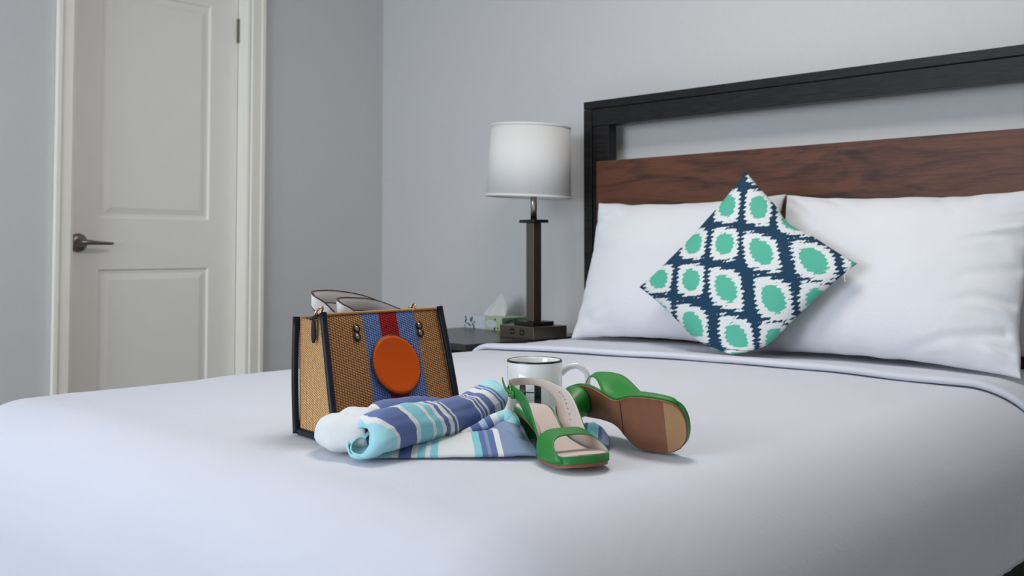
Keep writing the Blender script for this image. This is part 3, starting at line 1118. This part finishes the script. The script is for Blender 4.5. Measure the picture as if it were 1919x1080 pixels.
        h = ribbon(nm, 0.0, 1.0, 0.0014, M['whiteleather'], root)
        mods(h, bevel=0.0004)
        ribbon('handle_edge', 0.975, 1.05, 0.0017, M['brownedge'], h)
        ribbon('handle_edge', -0.05, 0.025, 0.0017, M['brownedge'], h)
        return h
    strap([(-1.300, 1.092, 0.822), (-1.330, 1.050, 0.842), (-1.330, 1.000, 0.848), (-1.318, 0.968, 0.848), (-1.300, 0.957, 0.843), (-1.288, 0.968, 0.828), (-1.287, 0.982, 0.810)], 0.0205)
    strap([(-1.345, 1.120, 0.818), (-1.366, 1.060, 0.846), (-1.366, 1.000, 0.858), (-1.356, 0.952, 0.860), (-1.338, 0.932, 0.856), (-1.322, 0.938, 0.840), (-1.312, 0.950, 0.822)], 0.0205)
    # gold rings and the dark hanging tab at the left edge
    for cpos, sc, tilt in ((Vector((-1.296, 0.914, 0.8500)), 0.0098, 0.5), (Vector((-1.284, 1.096, 0.8490)), 0.0090, 1.2)):
        pts = []
        for k in range(20):
            a = 2 * PI * k / 20
            v = Vector((0, math.cos(a) * sc, math.sin(a) * sc))
            v = Matrix.Rotation(tilt, 3, 'Z') @ (Matrix.Rotation(0.6, 3, 'Y') @ v)
            pts.append(cpos + v - o0)
        tube('ring', pts, 0.0018, M['gold'], root, 10, closed=True)
    tabp = Vector((-1.298, 0.906, 0.838)) - o0
    prof = [(0.0, 0.0035), (0.006, 0.0042), (0.014, 0.0048), (0.024, 0.0050), (0.031, 0.0040), (0.036, 0.0015)]
    V = []
    for z_, w_ in prof:
        V += [tabp + Vector((-w_, -0.0012, -z_)), tabp + Vector((w_, -0.0012, -z_)), tabp + Vector((w_, 0.0018, -z_)), tabp + Vector((-w_, 0.0018, -z_))]
    F = gridfaces(len(prof), 4, False, True) + [(0, 1, 2, 3), tuple(len(prof) * 4 - 4 + k for k in (3, 2, 1, 0))]
    mods(mk('hanging_tab', V, F, M['navy'], root, True), bevel=0.0006)
    cl = [Vector((-1.306, 0.907, 0.840)) - o0, Vector((-1.296, 0.905, 0.8415)) - o0, Vector((-1.286, 0.906, 0.845)) - o0]
    tube('tab_loop', catmull(cl, 5), 0.0032, M['navy'], root, 8)
    return root


bag()

# ------------------------------------------------------------------ mug


def mug():
    c = (-1.123, 1.228, 0.657)
    root = thing('mug', c, 'white ceramic mug with black rim and black letter H', 'mug')
    r, h = 0.0462, 0.1070
    prof = [(0, 0.004), (r * 0.80, 0.004), (r * 0.82, 0.0), (r * 0.90, 0.0), (r * 0.975, 0.004), (r, 0.010), (r, h - 0.0012), (r - 0.0012, h), (r - 0.0035, h - 0.0004),
            (r - 0.0042, h - 0.003), (r - 0.0042, 0.012), (r - 0.010, 0.007), (0, 0.0065)]
    lathe('body', prof, M['ceramic'], root, 64)
    lathe('rim_band', [(r - 0.0038, h - 0.0022), (r - 0.0031, h + 0.0001), (r - 0.0011, h + 0.0005), (r + 0.0003, h - 0.0010), (r + 0.0003, h - 0.0028)], M['print'], root, 64)
    # handle towards the right of the picture
    d = Vector((0.7224, 0.6915, 0))
    pts = catmull([d * (r - 0.002) + Vector((0, 0, 0.084)), d * (r + 0.010) + Vector((0, 0, 0.0935)), d * (r + 0.027) + Vector((0, 0, 0.096)), d * (r + 0.041) + Vector((0, 0, 0.083)),
                   d * (r + 0.042) + Vector((0, 0, 0.062)), d * (r + 0.033) + Vector((0, 0, 0.042)), d * (r + 0.016) + Vector((0, 0, 0.028)), d * (r - 0.002) + Vector((0, 0, 0.020))], 8)
    tube('handle', pts, [0.0058 - 0.0009 * math.sin(PI * k / (len(pts) - 1)) for k in range(len(pts))], M['ceramic'], root, 14)
    # the letter H: two heavy stems, a hairline bar
    phi0 = math.atan2(-0.738, 0.675)

    def patch(a0, a1, z0, z1):
        def fn(u, v):
            a = phi0 + R(a0 + (a1 - a0) * u)
            return ((r + 0.0004) * math.cos(a), (r + 0.0004) * math.sin(a), z0 + (z1 - z0) * v)
        mods(surf('letter_stroke', fn, lin(0, 1, 10), [0, 1], M['print'], root), solid=0.0003, off=-1)
    patch(-32.0, -18.8, 0.026, 0.079)
    patch(-0.6, 12.8, 0.026, 0.079)
    patch(-19.0, -0.4, 0.0575, 0.0592)
    return root


mug()

# ------------------------------------------------------------------ slingback sandals
SL = 0.236


def zs(y):
    return 0.0045 + 0.046 * (1 - smoothstep(0.035, 0.158, y)) + 0.004 * smoothstep(0.205, 0.24, y)


HWT = [(0.0, 0.004), (0.004, 0.014), (0.012, 0.021), (0.028, 0.0265), (0.05, 0.0270), (0.075, 0.0235), (0.100, 0.0205), (0.116, 0.0220), (0.130, 0.0310), (0.145, 0.0395), (0.160, 0.0430), (0.180, 0.0435),
       (0.200, 0.0425), (0.213, 0.0395), (0.224, 0.0335), (0.230, 0.0265), (0.2335, 0.0175), (0.2352, 0.0110), (0.236, 0.0030)]


def hw(y):
    # smoothed table
    d = 0.005 * smoothstep(0.0, 0.012, y) * smoothstep(0.0, 0.012, SL - y)
    return (interp(HWT, y - d) + 2 * interp(HWT, y - d / 2) + 3 * interp(HWT, y) + 2 * interp(HWT, y + d / 2) + interp(HWT, y + d)) / 9


def cxo(y):
    return 0.006 * smoothstep(0.10, 0.17, y) - 0.002 * smoothstep(0.19, 0.236, y)


def shoe(name, label, flip, mat_world, with_text, floor_z, lean=0.0):
    root = bpy.data.objects.new(name, None)
    root.empty_display_size = 0.03
    COL.objects.link(root)
    tag(root, label, 'shoe', 'pair of green sandals')
    root.matrix_world = mat_world
    sg = -1 if flip else 1

    def slab(nm, lo, hi, inset, y0, y1, mat, ny=72, nx=9, par=root, round_=0.0):
        """closed slab following the sole line; lo/hi offsets or functions"""
        flo = lo if callable(lo) else (lambda y: lo)
        fhi = hi if callable(hi) else (lambda y: hi)
        V = []
        ys = [y0 + (y1 - y0) * (0.5 - 0.5 * math.cos(PI * i / (ny - 1))) for i in range(ny)]
        for sfc in (0, 1):
            for y in ys:
                yy = min(max(y, 0.0), SL)
                w = max(0.0006, hw(yy) - inset)
                for j in range(nx):
                    t = -1 + 2 * j / (nx - 1)
                    z = zs(yy) + (fhi(yy) if sfc else flo(yy))
                    V.append((sg * (cxo(yy) + w * t), y, z))
        m_ = ny * nx
        top = gridfaces(ny, nx, flip=True)
        F = [tuple(reversed(f)) for f in top] + [tuple(i + m_ for i in f) for f in top]
        for i in range(ny - 1):
            a, b_ = i * nx, (i + 1) * nx
            F.append((a, b_, b_ + m_, a + m_))
            a, b_ = i * nx + nx - 1, (i + 1) * nx + nx - 1
            F.append((a, a + m_, b_ + m_, b_))
        for j in range(nx - 1):
            F.append((j, j + m_, j + 1 + m_, j + 1))
            a = (ny - 1) * nx + j
            F.append((a, a + 1, a + 1 + m_, a + m_))
        if flip:
            F = [tuple(reversed(f)) for f in F]
        o = mk(nm, V, F, mat, par, True)
        mods(o, bevel=0.0008)
        return o

    so = slab('outsole', -0.0040, 0.0, 0.0006, 0.0, SL, M['sole'])
    slab('toe_pad', -0.0046, -0.0038, 0.0016, 0.204, SL - 0.001, M['tan'], par=so)
    slab('waist_seam', -0.0044, -0.0038, 0.0012, 0.126, 0.1275, M['brownedge'], ny=4, par=so)
    thick = lambda y: 0.0052 + 0.0055 * smoothstep(0.14, 0.21, y)
    slab('platform', 0.0003, thick, -0.0006, 0.0, SL, M['green'])
    slab('insole', lambda y: thick(y) - 0.0004, lambda y: thick(y) + 0.0012, 0.0035, 0.004, SL - 0.006, M['lining'])

    # heel: covered block narrowing to the tip
    V, nr, na = [], 9, 28
    for i in range(nr):
        t = i / (nr - 1)
        k = 1 - 0.30 * smoothstep(0, 1, t)
        for j in range(na):
            a = 2 * PI * j / na
            ca, sa = math.cos(a), math.sin(a)
            px = math.copysign(abs(ca) ** 0.8, ca) * 0.0258 * k
            py = 0.027 + math.copysign(abs(sa) ** 0.8, sa) * (0.0262 * k)
            ztop = zs(max(0, py)) - 0.0035
            V.append((px, py + 0.004 * t, ztop * (1 - t) + 0.004 * t))
    F = gridfaces(nr, na, False, True) + [tuple(range(na)), tuple(reversed(range((nr - 1) * na, nr * na)))]
    mk('heel', V, F, M['green'], root, True)
    V = []
    for z_ in (0.0042, 0.0):
        for j in range(na):
            a = 2 * PI * j / na
            ca, sa = math.cos(a), math.sin(a)
            V.append((math.copysign(abs(ca) ** 0.8, ca) * 0.0184, 0.031 + math.copysign(abs(sa) ** 0.8, sa) * 0.0186, z_))
    F = gridfaces(2, na, False, True) + [tuple(range(na)), tuple(reversed(range(na, 2 * na)))]
    mk('heel_tip', V, F, M['sole'], root, False)

    # upper: vamp arch with open toe, running back on both sides into the sling strap
    def vamp_pt(th, y):
        hgt = interp([(0.09, 0.046), (0.14, 0.041), (0.17, 0.036), (0.20, 0.030), (0.225, 0.024)], y)
        w = hw(y) + 0.0018
        c_, s_ = math.cos(th), math.sin(th)
        return Vector((sg * (cxo(y) + w * math.copysign(abs(c_) ** 0.54, c_)), y, zs(y) + 0.001 + hgt * s_ ** 0.66))
    THQ = R(30)

    def yfront(th):
        s_ = math.sin(th)
        return 0.222 - 0.040 * s_ ** 1.3 + (0.004 if th > PI / 2 else 0) * (1 - s_)

    def yback(th):
        q = min(th, PI - th)
        if q < THQ:
            return 0.080 + (0.153 - 0.080) * smoothstep(0, 1, q / THQ)
        return 0.153 + 0.002 * (q - THQ)
    ths = [0.0] + [THQ * k / 7 for k in range(1, 8)]
    nq = len(ths)
    ths = ths + lin(THQ, PI - THQ, 16)[1:-1] + [PI - t for t in reversed(ths)]
    NV = 14
    V = []
    for th in ths:
        for k in range(NV):
            t = k / (NV - 1)
            V.append(vamp_pt(th, yback(th) + (yfront(th) - yback(th)) * t))
    F = gridfaces(len(ths), NV)
    # side pieces -> strap, each from the vamp's back edge to the middle of the heel strap
    lowk = [(0.0310, 0.056, 0.062), (0.0325, 0.032, 0.072), (0.026, 0.006, 0.0795), (0.0, -0.006, 0.081)]
    uppk = [(0.0385, 0.098, 0.075), (0.0365, 0.050, 0.0865), (0.0265, 0.008, 0.0915), (0.0, -0.0065, 0.0925)]
    NT_ = 7
    lowk = [(a_, b2, c2 + 0.003) for a_, b2, c2 in lowk]
    uppk = [(a_, b2, c2 + 0.003) for a_, b2, c2 in uppk]
    for side in (1, -1):
        base = []
        for k in range(nq):
            th = ths[k] if side > 0 else PI - ths[k]
            base.append(vamp_pt(th, yback(th)))
        curves = []
        for k in range(nq):
            q = k / (nq - 1)
            pts = [base[k]]
            for lo_, up_ in zip(lowk, uppk):
                p = Vector(lo_).lerp(Vector(up_), q)
                p.x *= side * sg
                p.y += lean * smoothstep(0.06, 0.0, p.y) if lean else 0
                pts.append(p)
            ext = pts + [Vector((-pts[-2].x, pts[-2].y, pts[-2].z))]
            cc = catmull(ext, NT_)
            curves.append(cc[:NT_ * (len(pts) - 1) + 1])
        o_ = len(V)
        nc = len(curves[0])
        for cv in curves:
            V += cv
        F += [tuple(i + o_ for i in f) for f in gridfaces(nq, nc, flip=(side > 0))]
    if flip:
        F = [tuple(reversed(f)) for f in F]
    o = mk('upper', V, F, [M['green'], M['lining']], root, True)
    bm = bmesh.new()
    bm.from_mesh(o.data)
    bmesh.ops.remove_doubles(bm, verts=bm.verts, dist=0.0003)
    bmesh.ops.recalc_face_normals(bm, faces=bm.faces)
    # outward = up at the top of the vamp
    f0 = max(bm.faces, key=lambda f: f.calc_center_median().y * 0.2 + f.normal.z * f.normal.z)
    if f0.normal.z < 0:
        bmesh.ops.reverse_faces(bm, faces=bm.faces)
    bm.to_mesh(o.data)
    bm.free()
    mods(o, solid=0.0016, off=-1, moff=1)
    # buckle and strap tail on the outer side
    bx = sg * 0.0345
    q = Vector((bx, 0.030, 0.0815))
    ring = []
    for k in range(16):
        a = 2 * PI * k / 16
        ring.append(q + Vector((sg * 0.0015, math.cos(a) * 0.0055, math.sin(a) * 0.0085)))
    bk = tube('buckle', ring, 0.0011, M['antique'], root, 8, closed=True)
    tail = catmull([q + Vector((sg * 0.0022, 0.008, -0.002)), q + Vector((sg * 0.0045, 0.0, 0.0005)), q + Vector((sg * 0.005, -0.010, 0.006)), q + Vector((sg * 0.004, -0.022, 0.016))], 6)
    V = []
    for i, p in enumerate(tail):
        for dz, dx in ((-0.003, -0.0007), (0.003, -0.0007), (0.003, 0.0007), (-0.003, 0.0007)):
            V.append(p + Vector((dx, 0, dz)))
    F = gridfaces(len(tail), 4, False, True) + [(0, 1, 2, 3), tuple(len(tail) * 4 - 4 + k for k in (3, 2, 1, 0))]
    mk('strap_tail', V, F, M['green'], root, True)
    kn = lathe('strap_keeper', [(0, -0.006), (0.0052, -0.006), (0.0058, 0.0), (0.0052, 0.006), (0, 0.006)], M['green'], root, 16)
    kn.location = q + Vector((sg * 0.001, 0.012, -0.004))
    kn.scale = (0.6, 1.0, 1.0)
    if with_text:
        # small printed mark on the lining of the inner quarter
        nc = len(curves[0])
        for i in range(8):
            t0 = 2 + i * 1.15
            k0 = int(t0)
            fr = t0 - k0
            g0 = curves[4][k0].lerp(curves[4][k0 + 1], fr)
            along = (curves[4][k0 + 1] - curves[4][k0]).normalized()
            acr = (curves[6][k0] - curves[2][k0]).normalized()
            inn = along.cross(acr).normalized()
            if inn.x * g0.x > 0:
                inn = -inn
            g0 = g0 + inn * 0.0021
            V, F = [], []
            for (a0, c0, a1, c1) in (((0, -1, 0, 1), (0, 1, 1, -0.4), (1, -0.4, 1, 1)) if i % 2 else ((0, -1, 0, 1), (0, 0.9, 0.8, 0.9), (0, -0.9, 0.8, -0.1))):
                p0 = g0 + along * (a0 * 0.0011) + acr * (c0 * 0.0017)
                p1 = g0 + along * (a1 * 0.0011) + acr * (c1 * 0.0017)
                dv = (p1 - p0).normalized().cross(inn) * 0.00018
                b0 = len(V)
                V += [p0 - dv, p0 + dv, p1 + dv, p1 - dv]
                F.append((b0, b0 + 1, b0 + 2, b0 + 3))
            mods(mk('printed_letter', V, F, M['inktext'], root, False), solid=0.0002, off=0)
    # settle on the bed
    bpy.context.view_layer.update()
    low = min((root.matrix_world @ ch.matrix_basis @ v.co).z for ch in root.children for v in ch.data.vertices)
    root.location.z += floor_z - low
    return root


def basis(origin, toe, up):
    y = Vector(toe).normalized()
    z = (Vector(up) - y * Vector(up).dot(y)).normalized()
    x = y.cross(z)
    m = Matrix((x, y, z)).transposed().to_4x4()
    m.translation = Vector(origin)
    return m


m1 = basis((-1.0605, 1.1315, 0.6585), (0.925, -0.380, 0.0), (0, 0, 1)) @ Matrix.Scale(0.985, 4)
shoe('sandal', 'upright green slingback sandal with open toe facing the viewer', False, m1, True, 0.6535)
m2 = basis((-1.026, 1.155, 0.699), (0.985, 0.17, -0.012), (0.03, 0.965, 0.24)) @ Matrix.Scale(0.965, 4)
shoe('sandal', 'green slingback sandal lying on its side showing the brown sole', True, m2, False, 0.6510, 0.024)

# ------------------------------------------------------------------ striped scarf
sroot = thing('scarf', (-1.11, 1.02, 0.657), 'crumpled blue, turquoise and white striped scarf in front of the straw bag', 'scarf')
so_ = Vector(sroot.location)


def px_stops(lst, a, b_):
    return [((p - a) / (b_ - a), c) for p, c in lst]


M['scarf_roll'] = scarf_mat('scarf_roll_cloth', px_stops([(650, TL), (688, W), (694, B), (728, W), (737, T), (763, W), (771, T), (785, W), (793, B), (803, W), (813, B), (819, W), (823, B), (876, W), (879, B),
                                                        (884, W), (887, B), (891, W), (897, B), (911, W), (924, B), (928, LB), (932, B), (935, TL)], 650, 960))
M['scarf_flat'] = scarf_mat('scarf_flat_cloth', px_stops([(650, TL), (712, W), (727, B), (752, W), (765, T), (780, W), (790, T), (806, W), (880, T), (895, B), (906, D), (914, B), (927, W), (937, D)], 650, 1010))
M['scarf_white'] = scarf_mat('scarf_white_cloth', [(0.0, W), (0.90, B)])
M['scarf_blue'] = scarf_mat('scarf_blue_cloth', [(0.0, W), (0.18, B), (0.93, W)])
M['scarf_turq'] = scarf_mat('scarf_turquoise_cloth', [(0.0, W), (0.10, B), (0.2, LB), (0.28, B), (0.36, W), (0.45, TL)])
M['scarf_denim'] = scarf_mat('scarf_denim_cloth', [(0.0, D), (0.22, W), (0.30, D)])
M['scarf_tail'] = scarf_mat('scarf_tail_cloth', [(0.0, T), (0.3, B), (0.4, T), (0.7, B), (0.8, D)])


def roll():
    A, Bp = Vector((-1.110, 0.850, 0.689)), Vector((-1.117, 1.148, 0.703))

    def fn(u, v):
        # u along the roll, v round the spiral
        ang = -PI * 0.62 + v * 2 * PI * 1.55
        rr = (0.0335 - 0.0060 * u) * (1.0 if v < 0.62 else 1.0 - 0.88 * (v - 0.62) / 0.38)
        rr *= 1 + 0.17 * nz(u * 3.5, math.cos(ang), math.sin(ang), 1.0) + 0.10 * nz(u * 7, math.cos(ang) * 2.2, 3 + math.sin(ang) * 2.2, 1.0) + 0.05 * nz(u * 5, math.cos(ang) * 6, 9 + math.sin(ang) * 6, 1.0)
        close = smoothstep(0.88, 1.0, u)
        rr *= math.sqrt(max(0.0, 1 - close ** 2.2)) * 0.9 + 0.1
        rr *= 0.58 + 0.42 * math.sqrt(max(0.0, 1 - (1 - min(1, u / 0.085)) ** 2))
        p = A.lerp(Bp, u) + Vector((0.006 * math.sin(u * 6), 0, 0.004 * math.sin(u * 7 + 0.5) + 0.010 * smoothstep(0.7, 1, u)))
        # the front edge of the cloth is cut slanting
        p.y += (0.010 * min(1, u / 0.1) + 0.010 * (1 - min(1, u / 0.1))) * math.sin(ang) * (1 - u)
        p += Vector((0.004, 0, -0.008)) * (1 - min(1, u / 0.11))
        return p + Vector((-math.cos(ang) * rr * 1.12, 0.0, math.sin(ang) * rr * 0.90)) - so_

    def uvf(u, v):
        ang = -PI * 0.62 + v * 2 * PI * 1.55
        return (min(0.995, u + (0.055 + 0.05 * (1 - u) ** 6) * math.sin(ang) + 0.015), v)
    o = surf('roll', fn, lin(0, 1, 80), lin(0, 1, 70), M['scarf_roll'], sroot, uvfn=uvf)
    mods(o, solid=0.0022, off=0)


roll()


def sheet_part(name, c00, c10, c11, c01, hfun, mat, nu=50, nv=26, th=0.003, uvf=None):
    c00, c10, c11, c01 = map(Vector, (c00, c10, c11, c01))

    def fn(u, v):
        p = c00.lerp(c10, u).lerp(c01.lerp(c11, u), v)
        p.z += hfun(u, v)
        return p - so_
    o = surf(name, fn, lin(0, 1, nu), lin(0, 1, nv), mat, sroot, uvfn=uvf)
    mods(o, solid=th, off=-1)
    return o


def flat_h(u, v):
    h = 0.010 * math.sin(min(1, v / 0.22) * PI / 2)                       # doubled front edge
    h += 0.006 * smoothstep(0.3, 0.8, v)
    # a fold running diagonally to the right end
    d = (v - 0.42) + (u - 0.72) * 0.9
    h += 0.011 * smoothstep(0.5, 0.75, u) * math.exp(-(d / 0.16) ** 2)
    h += 0.022 * smoothstep(0.62, 0.98, u) * smoothstep(0.15, 0.65, v)
    h += 0.004 * nz(u * 6, v * 4, 1.1, 1.0) * (0.3 + v)
    return h * (1 - 0.75 * smoothstep(0.86, 1.0, u) * (1 - v))


sheet_part('flat_fold', (-1.118, 0.858, 0.6585), (-0.945, 1.044, 0.6585), (-1.060, 1.110, 0.660), (-1.190, 0.960, 0.662), flat_h, M['scarf_flat'], 70, 36)
sheet_part('under_fold', (-1.114, 0.862, 0.6580), (-0.952, 1.043, 0.6580), (-1.04, 1.140, 0.658), (-1.175, 0.950, 0.658), lambda u, v: 0.004 * math.sin(PI * min(1, v * 4) / 2), M['scarf_flat'], 30, 10, th=0.0015)


def fold_tube(name, path, rads, mat, flat=0.7, seed=0.0):
    pts = catmull(path, 8)
    n2 = len(pts)

    def fn(u, v):
        i = min(n2 - 1, max(0, int(round(u * (n2 - 1)))))
        p = pts[i]
        t = (pts[min(i + 1, n2 - 1)] - pts[max(i - 1, 0)]).normalized()
        sd = t.cross(Vector((0, 0, 1))).normalized()
        up = sd.cross(t)
        a = 2 * PI * v
        r_ = interp(rads, u) * (1 + 0.16 * nz(u * 4 + seed, math.cos(a), math.sin(a), 1.0))
        q = p + sd * (math.cos(a) * r_) + up * (math.sin(a) * r_ * flat)
        q.z = max(q.z, 0.6585)
        return q - so_
    return surf(name, fn, lin(0, 1, n2), lin(0, 1, 22), mat, sroot)


fold_tube('bunched_end', [(-1.214, 0.880, 0.672), (-1.209, 0.876, 0.680), (-1.190, 0.870, 0.685), (-1.165, 0.868, 0.685), (-1.138, 0.874, 0.686), (-1.120, 0.890, 0.690)],
          [(0, 0.004), (0.06, 0.014), (0.22, 0.025), (0.45, 0.028), (0.62, 0.031), (0.9, 0.026), (1, 0.01)], M['scarf_white'], 0.95, 9.0)
fold_tube('bunched_end', [(-1.196, 0.888, 0.694), (-1.186, 0.886, 0.699), (-1.160, 0.884, 0.704), (-1.135, 0.890, 0.706), (-1.120, 0.905, 0.700)],
          [(0, 0.004), (0.1, 0.013), (0.4, 0.020), (0.8, 0.020), (1, 0.008)], M['scarf_white'], 0.8, 4.0)
fold_tube('back_fold', [(-1.180, 0.905, 0.690), (-1.174, 0.960, 0.698), (-1.178, 1.030, 0.694), (-1.184, 1.090, 0.680)], [(0, 0.012), (0.2, 0.025), (0.8, 0.024), (1, 0.008)], M['scarf_blue'], 1.0, 1.0)
fold_tube('loop_fold', [(-1.078, 1.020, 0.672), (-1.064, 1.042, 0.683), (-1.052, 1.060, 0.693), (-1.040, 1.074, 0.698), (-1.028, 1.074, 0.692), (-1.022, 1.064, 0.683)],
          [(0, 0.008), (0.3, 0.012), (0.7, 0.012), (0.9, 0.011), (1, 0.008)], M['scarf_turq'], 0.75, 3.0)
fold_tube('side_fold', [(-1.074, 1.066, 0.668), (-1.056, 1.070, 0.675), (-1.028, 1.062, 0.678), (-1.002, 1.050, 0.673), (-0.982, 1.040, 0.664)],
          [(0, 0.006), (0.2, 0.015), (0.6, 0.017), (0.9, 0.011), (1, 0.002)], M['scarf_denim'], 0.9, 7.0)
sheet_part('tail_end', (-0.972, 1.138, 0.6555), (-0.918, 1.168, 0.6550), (-0.945, 1.205, 0.6550), (-0.985, 1.175, 0.6555),
           lambda u, v: 0.004 + 0.022 * math.sin(PI * v) * math.sin(PI * min(1, u * 1.0)) ** 0.5 + 0.006 * math.sin(v * 11 + u * 3) * math.sin(PI * u) + 0.003 * nz(u * 5, v * 5, 3, 1.0),
           M['scarf_tail'], 40, 30, th=0.002)
